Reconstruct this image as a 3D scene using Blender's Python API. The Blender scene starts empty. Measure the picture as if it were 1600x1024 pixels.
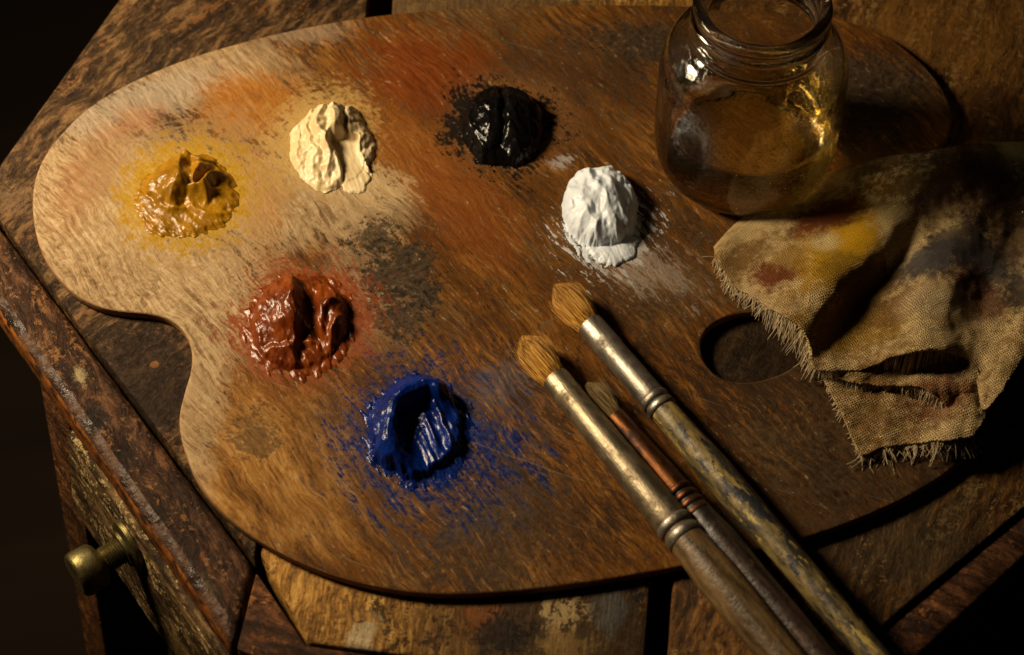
import bpy, bmesh, math, random
import numpy as np
from mathutils import Vector, Matrix

random.seed(7)
SC = bpy.context.scene
COL = SC.collection
PI = math.pi

# ------------------------------------------------------------------ camera
T = 0.005                                   # thickness of the palette, table panels at z = 0
PITCH = math.radians(54.0)
FPX, PXM = 3200.0, 3400.0
D = FPX / PXM
CT, ST = math.cos(PITCH), math.sin(PITCH)
CAM = Vector((0, -D * CT, T + D * ST))
cd = bpy.data.cameras.new('camera')
cam = bpy.data.objects.new('camera', cd)
COL.objects.link(cam)
cam.location = CAM
cam.rotation_euler = (PI / 2 - PITCH, 0, 0)
cd.sensor_width = 36.0
cd.lens = 36.0 * FPX / 1600.0
cd.clip_start, cd.clip_end = 0.02, 50
cd.dof.use_dof = True
cd.dof.focus_distance = 0.945
cd.dof.aperture_fstop = 9.0
SC.camera = cam

# ------------------------------------------------------------------ world, lamp, exposure
w = bpy.data.worlds.new('World'); SC.world = w; w.use_nodes = True
w.node_tree.nodes['Background'].inputs[0].default_value = (1.0, 0.72, 0.45, 1)
w.node_tree.nodes['Background'].inputs[1].default_value = 0.0035
ld = bpy.data.lights.new('window_lamp', 'AREA')
ld.shape = 'DISK'; ld.size = 0.18; ld.energy = 7.4; ld.color = (1.0, 0.79, 0.52)
lamp = bpy.data.objects.new('window_lamp', ld); COL.objects.link(lamp)
lamp.location = (-0.51, 0.165, 0.415)
lamp.rotation_euler = (Vector((-0.04, 0.02, 0)) - lamp.location).to_track_quat('-Z', 'Y').to_euler()
SC.view_settings.view_transform = 'Standard'
SC.view_settings.look = 'None'
SC.view_settings.exposure = 0.0
SC.view_settings.gamma = 1.0
SC.cycles.sample_clamp_indirect = 24.0
SC.cycles.blur_glossy = 0.15
SC.cycles.max_bounces = 14
SC.cycles.transmission_bounces = 12
SC.cycles.transparent_max_bounces = 40
SC.cycles.volume_bounces = 2

# ------------------------------------------------------------------ helpers
def at(px, py, z=0.0):
    """point of the place that the photograph shows at pixel (px, py), at height z"""
    dx, dv = px - 800.0, 512.0 - py
    r = Vector((dx, FPX * CT + dv * ST, -FPX * ST + dv * CT))
    return CAM + r * ((z - CAM.z) / r.z)

def at_np(px, py, z):
    dx, dv = px - 800.0, 512.0 - py
    ry = FPX * CT + dv * ST; rz = -FPX * ST + dv * CT
    t = (z - CAM.z) / rz
    return np.stack([CAM.x + dx * t, CAM.y + ry * t, CAM.z + rz * t], -1)

def tag(o, label, cat, group=None, kind=None):
    if label: o['label'] = label
    if cat: o['category'] = cat
    if group: o['group'] = group
    if kind: o['kind'] = kind
    return o

def empty(name, loc, rot=None):
    o = bpy.data.objects.new(name, None); COL.objects.link(o)
    o.location = loc; o.empty_display_size = 0.02
    return o

def link(name, me, m, parent=None, smooth=None):
    o = bpy.data.objects.new(name, me); COL.objects.link(o)
    if m: me.materials.append(m)
    if smooth is not None:
        me.polygons.foreach_set('use_smooth', [True] * len(me.polygons))
        if smooth < 179: me.set_sharp_from_angle(angle=math.radians(smooth))
    if parent:
        me.transform(Matrix.Translation(-parent_world(parent)))
        o.parent = parent
    return o

def parent_world(p):
    v = Vector((0, 0, 0))
    while p: v += Vector(p.location); p = p.parent
    return v

def mesh(name, verts, faces):
    me = bpy.data.meshes.new(name)
    me.from_pydata([tuple(v) for v in verts], [], [tuple(f) for f in faces])
    me.validate(); me.update()
    return me

def grid_mesh(name, V, ok):
    """V (n,m,3) grid, ok (n-1,m-1) cells kept"""
    n, m = V.shape[:2]
    idx = np.arange(n * m).reshape(n, m)
    q = np.stack([idx[:-1, :-1], idx[:-1, 1:], idx[1:, 1:], idx[1:, :-1]], -1)[ok]
    used = np.unique(q)
    re = np.zeros(n * m, int); re[used] = np.arange(len(used))
    q = re[q]
    vv = V.reshape(-1, 3)[used]
    me = bpy.data.meshes.new(name)
    me.vertices.add(len(vv)); me.vertices.foreach_set('co', vv.astype(np.float32).ravel())
    me.loops.add(q.size); me.loops.foreach_set('vertex_index', q.ravel().astype(np.int32))
    me.polygons.add(len(q)); me.polygons.foreach_set('loop_start', np.arange(0, q.size, 4, dtype=np.int32))
    me.update(calc_edges=True); me.validate()
    return me, used

def prism(pts, z0, z1, bev=0.0, seg=2, top_only=False):
    bm = bmesh.new()
    if sum(pts[i][0] * pts[(i + 1) % len(pts)][1] - pts[(i + 1) % len(pts)][0] * pts[i][1] for i in range(len(pts))) < 0:
        pts = pts[::-1]
    vs = [bm.verts.new((p[0], p[1], z0)) for p in pts]
    f = bm.faces.new(vs)
    ex = bmesh.ops.extrude_face_region(bm, geom=[f])
    for v in [g for g in ex['geom'] if isinstance(g, bmesh.types.BMVert)]: v.co.z = z1
    bmesh.ops.recalc_face_normals(bm, faces=bm.faces)
    if bev:
        ed = [e for e in bm.edges if (min(v.co.z for v in e.verts) > (z0 + z1) / 2 or not top_only)]
        bmesh.ops.bevel(bm, geom=ed, offset=bev, segments=seg, affect='EDGES', profile=0.5, clamp_overlap=True)
    me = bpy.data.meshes.new('prism'); bm.to_mesh(me); bm.free()
    return me

def catmull(P, n=10, closed=True):
    out = []; N = len(P)
    for i in range(N if closed else N - 1):
        if closed: a, b, c, d = P[i - 1], P[i], P[(i + 1) % N], P[(i + 2) % N]
        else: a, b, c, d = P[max(i - 1, 0)], P[i], P[i + 1], P[min(i + 2, N - 1)]
        for k in range(n):
            t = k / n
            out.append(tuple(0.5 * ((2 * b[j]) + (-a[j] + c[j]) * t + (2 * a[j] - 5 * b[j] + 4 * c[j] - d[j]) * t * t
                       + (-a[j] + 3 * b[j] - 3 * c[j] + d[j]) * t ** 3) for j in range(2)))
    if not closed: out.append(tuple(P[-1][:2]))
    return out

# numpy gradient noise
_rng = np.random.RandomState(11)
_perm = _rng.permutation(512); _perm = np.concatenate([_perm] * 3)
_ang = _rng.rand(512) * 2 * PI
def gn(x, y, seed=0):
    x = np.asarray(x, float) + seed * 17.31; y = np.asarray(y, float) - seed * 9.77
    xi = np.floor(x).astype(int); yi = np.floor(y).astype(int)
    xf = x - xi; yf = y - yi
    u = xf ** 3 * (xf * (xf * 6 - 15) + 10); v = yf ** 3 * (yf * (yf * 6 - 15) + 10)
    def g(ix, iy, fx, fy):
        a = _ang[_perm[(_perm[ix % 512] + iy) % 512]]
        return np.cos(a) * fx + np.sin(a) * fy
    a = g(xi, yi, xf, yf); b = g(xi + 1, yi, xf - 1, yf)
    c = g(xi, yi + 1, xf, yf - 1); d = g(xi + 1, yi + 1, xf - 1, yf - 1)
    return (a * (1 - u) + b * u) * (1 - v) + (c * (1 - u) + d * u) * v
def fbm(x, y, o=4, seed=0, gain=0.5):
    s = 0; a = 1
    for k in range(o):
        s = s + a * gn(x * 2 ** k, y * 2 ** k, seed + k * 3); a *= gain
    return s
def rid(x, y, o=3, seed=0):
    s = 0; a = 1
    for k in range(o):
        s = s + a * (1 - 2.2 * np.abs(gn(x * 2 ** k, y * 2 ** k, seed + k * 5))); a *= 0.5
    return s / 1.75
def sst(x, a, b):
    t = np.clip((x - a) / (b - a), 0, 1); return t * t * (3 - 2 * t)
def blur(h, n=1):
    for _ in range(n):
        p = np.pad(h, 1, mode='edge')
        h = (p[:-2, 1:-1] + p[2:, 1:-1] + p[1:-1, :-2] + p[1:-1, 2:] + 2 * p[1:-1, 1:-1]) / 6
    return h

# ------------------------------------------------------------------ node helper
class M:
    def __init__(s, name):
        s.m = bpy.data.materials.new(name); s.m.use_nodes = True
        s.t = s.m.node_tree; s.b = s.t.nodes['Principled BSDF']
        s.co = s.t.nodes.new('ShaderNodeTexCoord').outputs['Object']
    def put(s, sock, v):
        if isinstance(v, bpy.types.NodeSocket): s.t.links.new(v, sock)
        elif isinstance(v, (tuple, list)) and len(v) == 3 and sock.type == 'RGBA': sock.default_value = (*v, 1)
        else: sock.default_value = v
    def node(s, typ, **kw):
        n = s.t.nodes.new('ShaderNode' + typ)
        for k, v in kw.items(): setattr(n, k, v)
        return n
    def mth(s, op, a, b=0.0, c=None, clamp=False):
        n = s.node('Math', operation=op, use_clamp=clamp)
        s.put(n.inputs[0], a); s.put(n.inputs[1], b)
        if c is not None: s.put(n.inputs[2], c)
        return n.outputs[0]
    def add(s, a, b): return s.mth('ADD', a, b)
    def mul(s, a, b): return s.mth('MULTIPLY', a, b)
    def vm(s, op, a, b):
        n = s.node('VectorMath', operation=op); s.put(n.inputs[0], a)
        if op == 'SCALE': s.put(n.inputs['Scale'], b)
        else: s.put(n.inputs[1], b)
        return n.outputs['Value'] if op in ('LENGTH', 'DISTANCE', 'DOT_PRODUCT') else n.outputs[0]
    def mp(s, v, loc=(0, 0, 0), rot=0.0, sc=(1, 1, 1), typ='TEXTURE'):
        n = s.node('Mapping', vector_type=typ); s.put(n.inputs[0], v)
        n.inputs['Location'].default_value = loc; n.inputs['Rotation'].default_value = (0, 0, rot); n.inputs['Scale'].default_value = sc
        return n.outputs[0]
    def noise(s, v, sc, det=4, ro=0.55, dis=0.0, col=False):
        n = s.node('TexNoise'); s.put(n.inputs['Vector'], v)
        n.inputs['Scale'].default_value = sc; n.inputs['Detail'].default_value = det
        n.inputs['Roughness'].default_value = ro; n.inputs['Distortion'].default_value = dis
        return n.outputs['Color' if col else 0]
    def hc(s, v, a=0.34, b=0.66): return s.rng(v, a, b, 0.0, 1.0, False)
    def vor(s, v, sc, feat='F1'):
        n = s.node('TexVoronoi', feature=feat); s.put(n.inputs['Vector'], v); n.inputs['Scale'].default_value = sc
        return n.outputs['Distance']
    def rng(s, v, a, b, c=0.0, d=1.0, smooth=True):
        n = s.node('MapRange'); n.interpolation_type = 'SMOOTHSTEP' if smooth else 'LINEAR'
        s.put(n.inputs[0], v); 
        for k, x in enumerate((a, b, c, d)): s.put(n.inputs[k + 1], x)
        return n.outputs[0]
    def mix(s, f, a, b, mode='MIX'):
        n = s.node('Mix', data_type='RGBA', blend_type=mode)
        s.put(n.inputs[0], f); s.put(n.inputs[6], a); s.put(n.inputs[7], b)
        return n.outputs[2]
    def ramp(s, f, stops):
        n = s.node('ValToRGB'); s.put(n.inputs[0], f); e = n.color_ramp.elements
        while len(e) < len(stops): e.new(0.5)
        for k, (p, c) in enumerate(stops): e[k].position = p; e[k].color = (*c, 1)
        return n.outputs[0]
    def bump(s, h, dist, strength=1.0, prev=None):
        n = s.node('Bump'); s.put(n.inputs['Height'], h)
        n.inputs['Distance'].default_value = dist; n.inputs['Strength'].default_value = strength
        if prev is not None: s.put(n.inputs['Normal'], prev)
        return n.outputs[0]
    def warp(s, v, sc, amt):
        c = s.noise(v, sc, 3, col=True)
        return s.vm('ADD', v, s.vm('SCALE', s.vm('SUBTRACT', c, (0.5, 0.5, 0.5)), amt))
    def fib(s, v, ang, along, across, det=6, ro=0.6):
        """streaks running at angle ang: features 1/along by 1/across metres"""
        q = s.mp(v, rot=ang, sc=(1 / along, 1 / across, 1 / across))
        return s.noise(q, 1.0, det, ro)
    def out(s, **kw):
        names = dict(col='Base Color', rough='Roughness', metal='Metallic', nrm='Normal', spec='Specular IOR Level',
                     sub='Subsurface Weight', coat='Coat Weight', coatr='Coat Roughness', sheen='Sheen Weight', trans='Transmission Weight', ior='IOR')
        for k, v in kw.items(): s.put(s.b.inputs[names[k]], v)
        return s.m

# ------------------------------------------------------------------ materials
def stain(m, P, px, py, rx, ry, rot=0.0, lo=0.6, hi=1.1, nz=None, amt=0.6):
    """0..1 mask of a stain round image point (px,py), radii in image pixels"""
    c = at(px, py, T)
    q = m.mp(P, loc=(c.x, c.y, 0), rot=math.radians(rot), sc=(rx / PXM, ry / PXM / 0.82, 1000))
    d = m.vm('LENGTH', q, (0, 0, 0))
    if nz is not None: d = m.add(d, m.mul(m.add(nz, -0.5), amt))
    return m.rng(d, lo, hi, 1.0, 0.0)

def swirl(m, P, px, py, k_r, k_t, det=6):
    """brush streaks running round an image point: 0..1"""
    c = at(px, py, T)
    q = m.vm('SUBTRACT', P, (c.x, c.y, 0))
    q = m.warp(m.warp(q, 30, 0.012), 120, 0.003)
    x = m.node('SeparateXYZ'); m.put(x.inputs[0], q)
    r = m.vm('LENGTH', q, (0, 0, 0)); th = m.mth('ARCTAN2', x.outputs[1], x.outputs[0])
    cb = m.node('CombineXYZ'); m.put(cb.inputs[0], m.mul(r, k_r)); m.put(cb.inputs[1], m.mul(m.mth('ABSOLUTE', th), k_t)); cb.inputs[2].default_value = px * 0.37
    return m.hc(m.noise(cb.outputs[0], 1.0, det, 0.68), 0.36, 0.64)

def palette_material():
    m = M('palette_wood')
    P = m.co
    Wp = m.warp(P, 14, 0.022)
    Wp2 = m.warp(Wp, 60, 0.0022)
    A = math.radians(-55)
    F = m.hc(m.fib(Wp2, A, 44, 560, 8, 0.72), 0.36, 0.64)          # fine fibres
    F2 = m.hc(m.fib(m.warp(P, 22, 0.022), math.radians(-50), 26, 300, 8, 0.72), 0.36, 0.64)
    Md = m.hc(m.fib(Wp, A, 20, 85, 8, 0.70), 0.36, 0.64)            # broader strokes
    L = m.hc(m.noise(P, 13, 5, 0.65), 0.34, 0.66)
    L2 = m.hc(m.noise(m.vm('ADD', P, (3.1, 1.7, 0)), 34, 6, 0.68), 0.36, 0.64)
    sp = m.hc(m.noise(Wp2, 330, 6, 0.75), 0.36, 0.64)               # speckle
    rag = m.add(m.mul(m.add(F, F2), 0.34), m.mul(m.add(L2, sp), 0.16))  # ragged edge of rubbed paint
    s1 = m.add(m.mul(F, 0.5), m.mul(Md, 0.5))
    col = m.ramp(s1, [(0.10, (0.022, 0.009, 0.003)), (0.35, (0.066, 0.024, 0.005)), (0.60, (0.150, 0.057, 0.009)), (0.90, (0.34, 0.150, 0.028))])
    ang = m.mix(L, (0.09, 0.029, 0.005), (0.19, 0.082, 0.013))
    col = m.mix(0.35, col, ang)
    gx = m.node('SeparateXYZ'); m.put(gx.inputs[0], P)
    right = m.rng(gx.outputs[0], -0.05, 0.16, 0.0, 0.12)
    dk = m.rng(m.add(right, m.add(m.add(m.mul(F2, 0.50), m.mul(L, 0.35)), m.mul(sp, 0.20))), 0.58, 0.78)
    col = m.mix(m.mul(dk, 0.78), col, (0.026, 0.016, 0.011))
    pore = m.rng(m.fib(Wp, A, 24, 950, 3, 0.5), 0.60, 0.68)
    col = m.mix(m.mul(pore, 0.6), col, (0.014, 0.008, 0.005))
    lo1 = m.hc(m.noise(m.vm('ADD', P, (7.3, 2.9, 0)), 9, 3, 0.5), 0.36, 0.64)
    film1 = m.rng(m.add(m.add(m.mul(lo1, 0.45), m.mul(F2, 0.30)), m.mul(sp, 0.25)), 0.60, 0.66)
    col = m.mix(m.mul(film1, 0.55), col, m.mix(F, (0.060, 0.036, 0.018), (0.20, 0.115, 0.040)))
    lo2 = m.hc(m.noise(m.vm('ADD', P, (1.3, 8.9, 0)), 12, 3, 0.5), 0.36, 0.64)
    film2 = m.rng(m.add(m.add(m.mul(lo2, 0.50), m.mul(F, 0.30)), m.mul(sp, 0.20)), 0.66, 0.71)
    col = m.mix(m.mul(film2, 0.60), col, m.mix(sp, (0.018, 0.012, 0.009), (0.060, 0.036, 0.020)))
    def put(mask, am, c0, c1=None, by=None):
        nonlocal col
        c = c0 if c1 is None else m.mix(by if by is not None else F, c0, c1)
        col = m.mix(m.mul(mask, am), col, c)
    # golden lower left
    put(stain(m, P, 400, 740, 250, 180, 0, 0.35, 1.05, rag, 1.6), 0.85, None or m.ramp(s1, [(0.08, (0.050, 0.022, 0.008)), (0.40, (0.21, 0.092, 0.018)), (0.70, (0.36, 0.185, 0.048)), (0.95, (0.46, 0.27, 0.10))]))
    # beige wash over the left end
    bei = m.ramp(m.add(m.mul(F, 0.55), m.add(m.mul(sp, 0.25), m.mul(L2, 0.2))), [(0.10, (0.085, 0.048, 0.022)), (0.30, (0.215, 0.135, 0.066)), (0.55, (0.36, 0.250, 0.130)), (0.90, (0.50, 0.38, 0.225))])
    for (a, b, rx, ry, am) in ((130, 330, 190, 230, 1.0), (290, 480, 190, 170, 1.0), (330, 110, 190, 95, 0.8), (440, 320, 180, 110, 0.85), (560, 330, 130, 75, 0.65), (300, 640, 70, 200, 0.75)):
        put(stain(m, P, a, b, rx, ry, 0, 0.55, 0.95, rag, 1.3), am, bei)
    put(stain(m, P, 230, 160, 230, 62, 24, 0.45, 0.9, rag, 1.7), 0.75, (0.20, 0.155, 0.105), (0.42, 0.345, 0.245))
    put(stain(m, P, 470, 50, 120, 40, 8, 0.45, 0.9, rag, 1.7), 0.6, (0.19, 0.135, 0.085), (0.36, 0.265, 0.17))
    def wash(px, py, rx, ry, rot, c0, c1, am, amt=1.2, lo=0.45, hi=1.0, nz=None):
        put(stain(m, P, px, py, rx, ry, rot, lo, hi, nz if nz is not None else rag, amt), am, c0, c1)
    wash(135, 280, 60, 105, -15, (0.17, 0.070, 0.024), (0.34, 0.165, 0.070), 0.7, 1.2, 0.3, 1.15)
    wash(215, 190, 70, 36, 25, (0.22, 0.085, 0.032), (0.38, 0.18, 0.080), 0.65, 1.2, 0.3, 1.15)
    wash(390, 165, 120, 85, -20, (0.20, 0.068, 0.010), (0.40, 0.165, 0.028), 0.95, 1.0)
    wash(405, 300, 60, 110, 10, (0.24, 0.105, 0.022), (0.42, 0.20, 0.050), 0.75, 1.2)
    wash(660, 112, 160, 120, -10, (0.095, 0.020, 0.004), (0.20, 0.050, 0.008), 0.9, 1.2, 0.3, 1.1)
    wash(650, 250, 75, 150, 35, (0.16, 0.050, 0.008), (0.30, 0.115, 0.020), 0.8, 1.0)
    wash(730, 330, 90, 150, 30, (0.13, 0.036, 0.007), (0.23, 0.074, 0.013), 0.8, 1.0)
    wash(800, 190, 130, 115, 0, (0.14, 0.054, 0.014), (0.27, 0.120, 0.034), 0.85, 1.0)
    wash(560, 460, 110, 110, 0, (0.20, 0.12, 0.060), (0.46, 0.33, 0.19), 0.55, 2.0)
    # dark mottled patches
    spd = m.mix(sp, (0.010, 0.009, 0.008), (0.085, 0.056, 0.030))
    mott = m.add(m.mul(sp, 0.5), m.mul(L2, 0.5))
    for (a, b, rx, ry, rot, am, nz, amt) in ((625, 425, 90, 85, -30, 0.97, mott, 1.9), (635, 500, 60, 60, 0, 0.9, mott, 2.0), (590, 370, 60, 40, 0, 0.8, mott, 2.2), (1000, 65, 180, 62, -5, 0.9, rag, 1.8),
                                             (1370, 150, 170, 130, 0, 0.92, rag, 1.2), (1330, 690, 270, 150, -25, 0.7, rag, 2.2), (800, 830, 260, 110, 15, 0.6, rag, 2.2), (1010, 470, 120, 70, 0, 0.5, rag, 2.0), (400, 690, 60, 60, 0, 0.6, mott, 2.2)):
        put(stain(m, P, a, b, rx, ry, rot, 0.4, 0.75, nz, amt), am, spd)
    # rubbed paint round each dab
    w1 = m.add(m.mul(swirl(m, P, 293, 305, 330, 7.0), 0.5), m.mul(rag, 0.5))
    put(stain(m, P, 293, 300, 200, 165, 0, 0.55, 1.05, w1, 1.5), 0.55, m.mix(w1, (0.17, 0.085, 0.028), (0.52, 0.38, 0.20)))
    k = stain(m, P, 293, 302, 134, 114, 0, 0.62, 1.02, w1, 1.0)
    put(k, 0.97, (0.25, 0.130, 0.008), (0.48, 0.29, 0.026), w1)
    w2 = m.add(m.mul(swirl(m, P, 519, 228, 330, 7.0), 0.45), m.mul(rag, 0.55))
    k = stain(m, P, 500, 215, 110, 108, -15, 0.50, 1.05, w2, 1.3)
    put(k, 0.9, (0.29, 0.165, 0.040), (0.56, 0.39, 0.15), w2)
    wash(565, 285, 105, 55, -30, (0.36, 0.235, 0.105), (0.60, 0.45, 0.24), 0.75, 1.7, 0.45, 0.9)
    w3 = m.add(m.mul(swirl(m, P, 470, 508, 360, 8.0), 0.5), m.mul(rag, 0.5))
    k = stain(m, P, 474, 506, 138, 120, 0, 0.60, 0.98, m.add(m.mul(w3, 0.5), m.mul(rag, 0.5)), 1.5)
    put(k, 0.95, (0.13, 0.026, 0.008), (0.33, 0.095, 0.032), w3)
    put(stain(m, P, 690, 700, 215, 165, -38, 0.35, 1.0, rag, 1.9), 0.55, (0.030, 0.032, 0.045), (0.10, 0.085, 0.075), sp)
    put(stain(m, P, 655, 672, 150, 128, 0, 0.45, 1.0, m.add(m.mul(rag, 0.6), m.mul(sp, 0.4)), 1.6), 0.72, (0.006, 0.012, 0.060), (0.035, 0.045, 0.105), sp)
    kb = stain(m, P, 680, 688, 180, 132, -38, 0.38, 0.74, rag, 2.2)
    put(kb, 0.93, (0.003, 0.008, 0.065), (0.016, 0.034, 0.17), sp)
    put(stain(m, P, 765, 615, 58, 75, -40, 0.35, 0.9, rag, 2.4), 0.35, (0.05, 0.06, 0.10), (0.17, 0.17, 0.20))
    kk = stain(m, P, 785, 197, 112, 108, 0, 0.58, 0.78, m.add(m.mul(mott, 0.5), m.mul(rag, 0.5)), 1.9)
    put(kk, 0.97, (0.008, 0.007, 0.006))
    kw = stain(m, P, 958, 365, 92, 92, -45, 0.50, 0.66, rag, 2.2)
    put(kw, 0.92, (0.56, 0.59, 0.62))
    put(stain(m, P, 1005, 415, 125, 62, -40, 0.35, 0.7, rag, 2.5), 0.5, (0.24, 0.18, 0.13), (0.52, 0.46, 0.39))
    kw3 = stain(m, P, 882, 252, 42, 20, 28, 0.40, 0.75, rag, 2.2)
    put(m.mul(kw3, rag), 0.85, (0.56, 0.56, 0.56))
    put(stain(m, P, 1158, 235, 125, 125, 0, 0.6, 0.85, rag, 0.4), 0.9, (0.22, 0.115, 0.028), (0.58, 0.36, 0.11))  # golden tone painted under the jar so the oil seems to glow amber
    # pale worn flecks
    fl = m.rng(m.add(m.mul(F, 0.7), m.mul(sp, 0.5)), 0.98, 1.08)
    put(fl, 0.45, (0.50, 0.36, 0.20))
    scr = m.rng(m.fib(m.warp(P, 9, 0.012), math.radians(-22), 9, 620, 2, 0.4), 0.70, 0.74)
    put(scr, 0.10, (0.52, 0.38, 0.22))
    put(m.mul(pore, rag), 0.45, (0.030, 0.017, 0.010))
    # bare wood on the rim
    gz = m.node('NewGeometry'); nz = m.node('SeparateXYZ'); m.put(nz.inputs[0], gz.outputs['Normal'])
    side = m.rng(nz.outputs[2], 0.55, 0.92, 1.0, 0.0)
    col = m.mix(m.mul(side, 0.75), col, m.mix(m.noise(P, 60, 4), (0.16, 0.075, 0.028), (0.38, 0.21, 0.090)))
    n1 = m.bump(m.add(m.mul(F, 0.3), m.mul(sp, 0.7)), 0.00035, 0.65)
    n2 = m.bump(m.add(m.mul(Md, 0.5), m.add(m.mul(F2, 0.5), m.mul(L2, 0.5))), 0.0006, 0.45, n1)
    thick = m.mth('MAXIMUM', m.mth('MAXIMUM', kw, kk), m.mth('MAXIMUM', kb, kw3))
    n3 = m.bump(thick, 0.0008, 0.6, n2)
    return m.out(col=col, rough=m.rng(sp, 0.1, 0.9, 0.42, 0.66), spec=m.rng(m.mul(sp, F), 0.1, 0.7, 0.04, 0.12), nrm=n3)

def board_material(name, ang, c_dark, c_mid, c_light, fleck=None, stains_and_shade=(), rough=0.45, along=30, across=170, bump=0.8):
    m = M(name); P = m.co
    h = sum(map(ord, name)) % 97
    W = m.warp(m.vm('ADD', P, (h * 0.37, h * 0.73, 0)), 10 + h % 13, 0.018); W2 = m.warp(W, 80, 0.003)
    A = math.radians(ang)
    F = m.hc(m.fib(W2, A, along * 3, across * 2.4, 7, 0.7), 0.36, 0.64)
    G = m.hc(m.fib(W, A, along, across, 6, 0.64), 0.36, 0.64)
    L = m.hc(m.fib(W, A, 9 + h % 9, 46 + h % 31, 7, 0.70), 0.36, 0.64)
    sp = m.hc(m.noise(W2, 300, 6, 0.75), 0.36, 0.64)
    s1 = m.add(m.mul(F, 0.55), m.mul(G, 0.45))
    col = m.ramp(s1, [(0.15, c_dark), (0.48, c_mid), (0.85, c_light)])
    col = m.mix(m.rng(m.add(m.mul(L, 0.6), m.mul(sp, 0.4)), 0.50, 0.72), col, m.mix(0.75, col, c_dark))
    if fleck:
        k = m.rng(m.add(m.mul(sp, 0.5), m.mul(m.hc(m.fib(m.vm('ADD', W, (2.2, 5.1, 1)), A, 22, 85, 6, 0.72), 0.36, 0.64), 0.5)), 0.66, 0.74)
        col = m.mix(m.mul(k, 0.85), col, fleck)
    cr = m.rng(m.mth('ABSOLUTE', m.add(G, -0.40)), 0.0, 0.05, 1.0, 0.0)      # dark open grain
    col = m.mix(m.mul(cr, 0.55), col, (0.012, 0.008, 0.006))
    rg = m.add(m.mul(sp, 0.45), m.mul(L, 0.55))
    for (px, py, rx, ry, rot, c, am, amt, lo, hi) in stains_and_shade:
        k = stain(m, P, px, py, rx, ry, rot, lo, lo + (hi - lo) * 0.5, rg, amt)
        col = m.mix(m.mul(k, am), col, m.mix(sp, tuple(v * 0.5 for v in c), c))
    n = m.bump(m.add(m.mul(F, 0.5), m.mul(sp, 0.5)), 0.0007, bump)
    n = m.bump(m.add(m.mul(G, 0.6), m.mul(cr, -0.6)), 0.0012, bump * 0.6, n)
    return m.out(col=col, rough=m.rng(sp, 0.1, 0.9, rough - 0.10, rough + 0.18), spec=m.rng(sp, 0.2, 0.9, 0.06, 0.16), nrm=n)

def paint_material(name, c0, c1, rough, sub=0.0, fine=0.00035, coat=0.0, sc=900, sp=0.40):
    m = M(name); P = m.co
    W = m.warp(P, 120, 0.004)
    st = m.fib(W, math.radians(-55), 130, 900, 5, 0.6)
    n = m.noise(W, sc, 4, 0.6)
    L = m.noise(P, 90, 4, 0.6)
    col = m.mix(m.rng(L, 0.35, 0.65), c0, c1)
    b = m.bump(st, fine * 1.5, 0.45)
    b = m.bump(n, fine * 0.6, 0.35, b)
    kw = dict(col=col, rough=m.rng(n, 0.3, 0.7, rough - 0.06, rough + 0.10), nrm=b, spec=sp)
    if coat: kw.update(coat=coat, coatr=0.12)
    mm = m.out(**kw)
    if sub:
        m.b.inputs['Subsurface Weight'].default_value = sub
        m.b.inputs['Subsurface Radius'].default_value = (1, 0.8, 0.5)
        m.b.inputs['Subsurface Scale'].default_value = 0.0015
    return mm

def metal_material(name, c, patina, am, rough=0.28, ang=-57):
    m = M(name); P = m.co
    L = m.noise(P, 90, 6, 0.7); S = m.noise(P, 700, 4, 0.7)
    sc = m.fib(P, math.radians(ang), 60, 1800, 4, 0.6)
    k = m.mul(m.rng(m.add(m.mul(L, 0.85), m.mul(S, 0.15)), 0.42, 0.66), am)
    col = m.mix(k, c, patina)
    b = m.bump(m.add(m.mul(S, 0.6), m.mul(sc, 0.5)), 0.0005, 0.55)
    return m.out(col=col, metal=m.rng(k, 0, 1, 0.95, 0.55), rough=m.rng(k, 0, 1, rough, rough + 0.28), nrm=b)

def handle_material(name, stops, ang=-57, rough=0.4, flecks=(), along=28, across=260):
    m = M(name); P = m.co
    W = m.warp(P, 50, 0.006)
    G = m.fib(W, math.radians(ang), along, across, 6, 0.65)
    L = m.noise(W, 75, 6, 0.7)
    S = m.noise(W, 300, 5, 0.7)
    col = m.ramp(G, stops)
    for i, (c, lo, hi, sc, off) in enumerate(flecks):
        n = m.fib(m.vm('ADD', W, (off, off * 1.7, off * 0.3)), math.radians(ang), sc * 0.45, sc * 1.7, 6, 0.68)
        col = m.mix(m.rng(n, lo, hi), col, c)
    b = m.bump(m.add(m.mul(S, 0.5), m.mul(L, 0.7)), 0.0008, 0.6)
    return m.out(col=col, rough=m.rng(S, 0.3, 0.7, rough - 0.08, rough + 0.18), nrm=b, spec=0.5)

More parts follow.
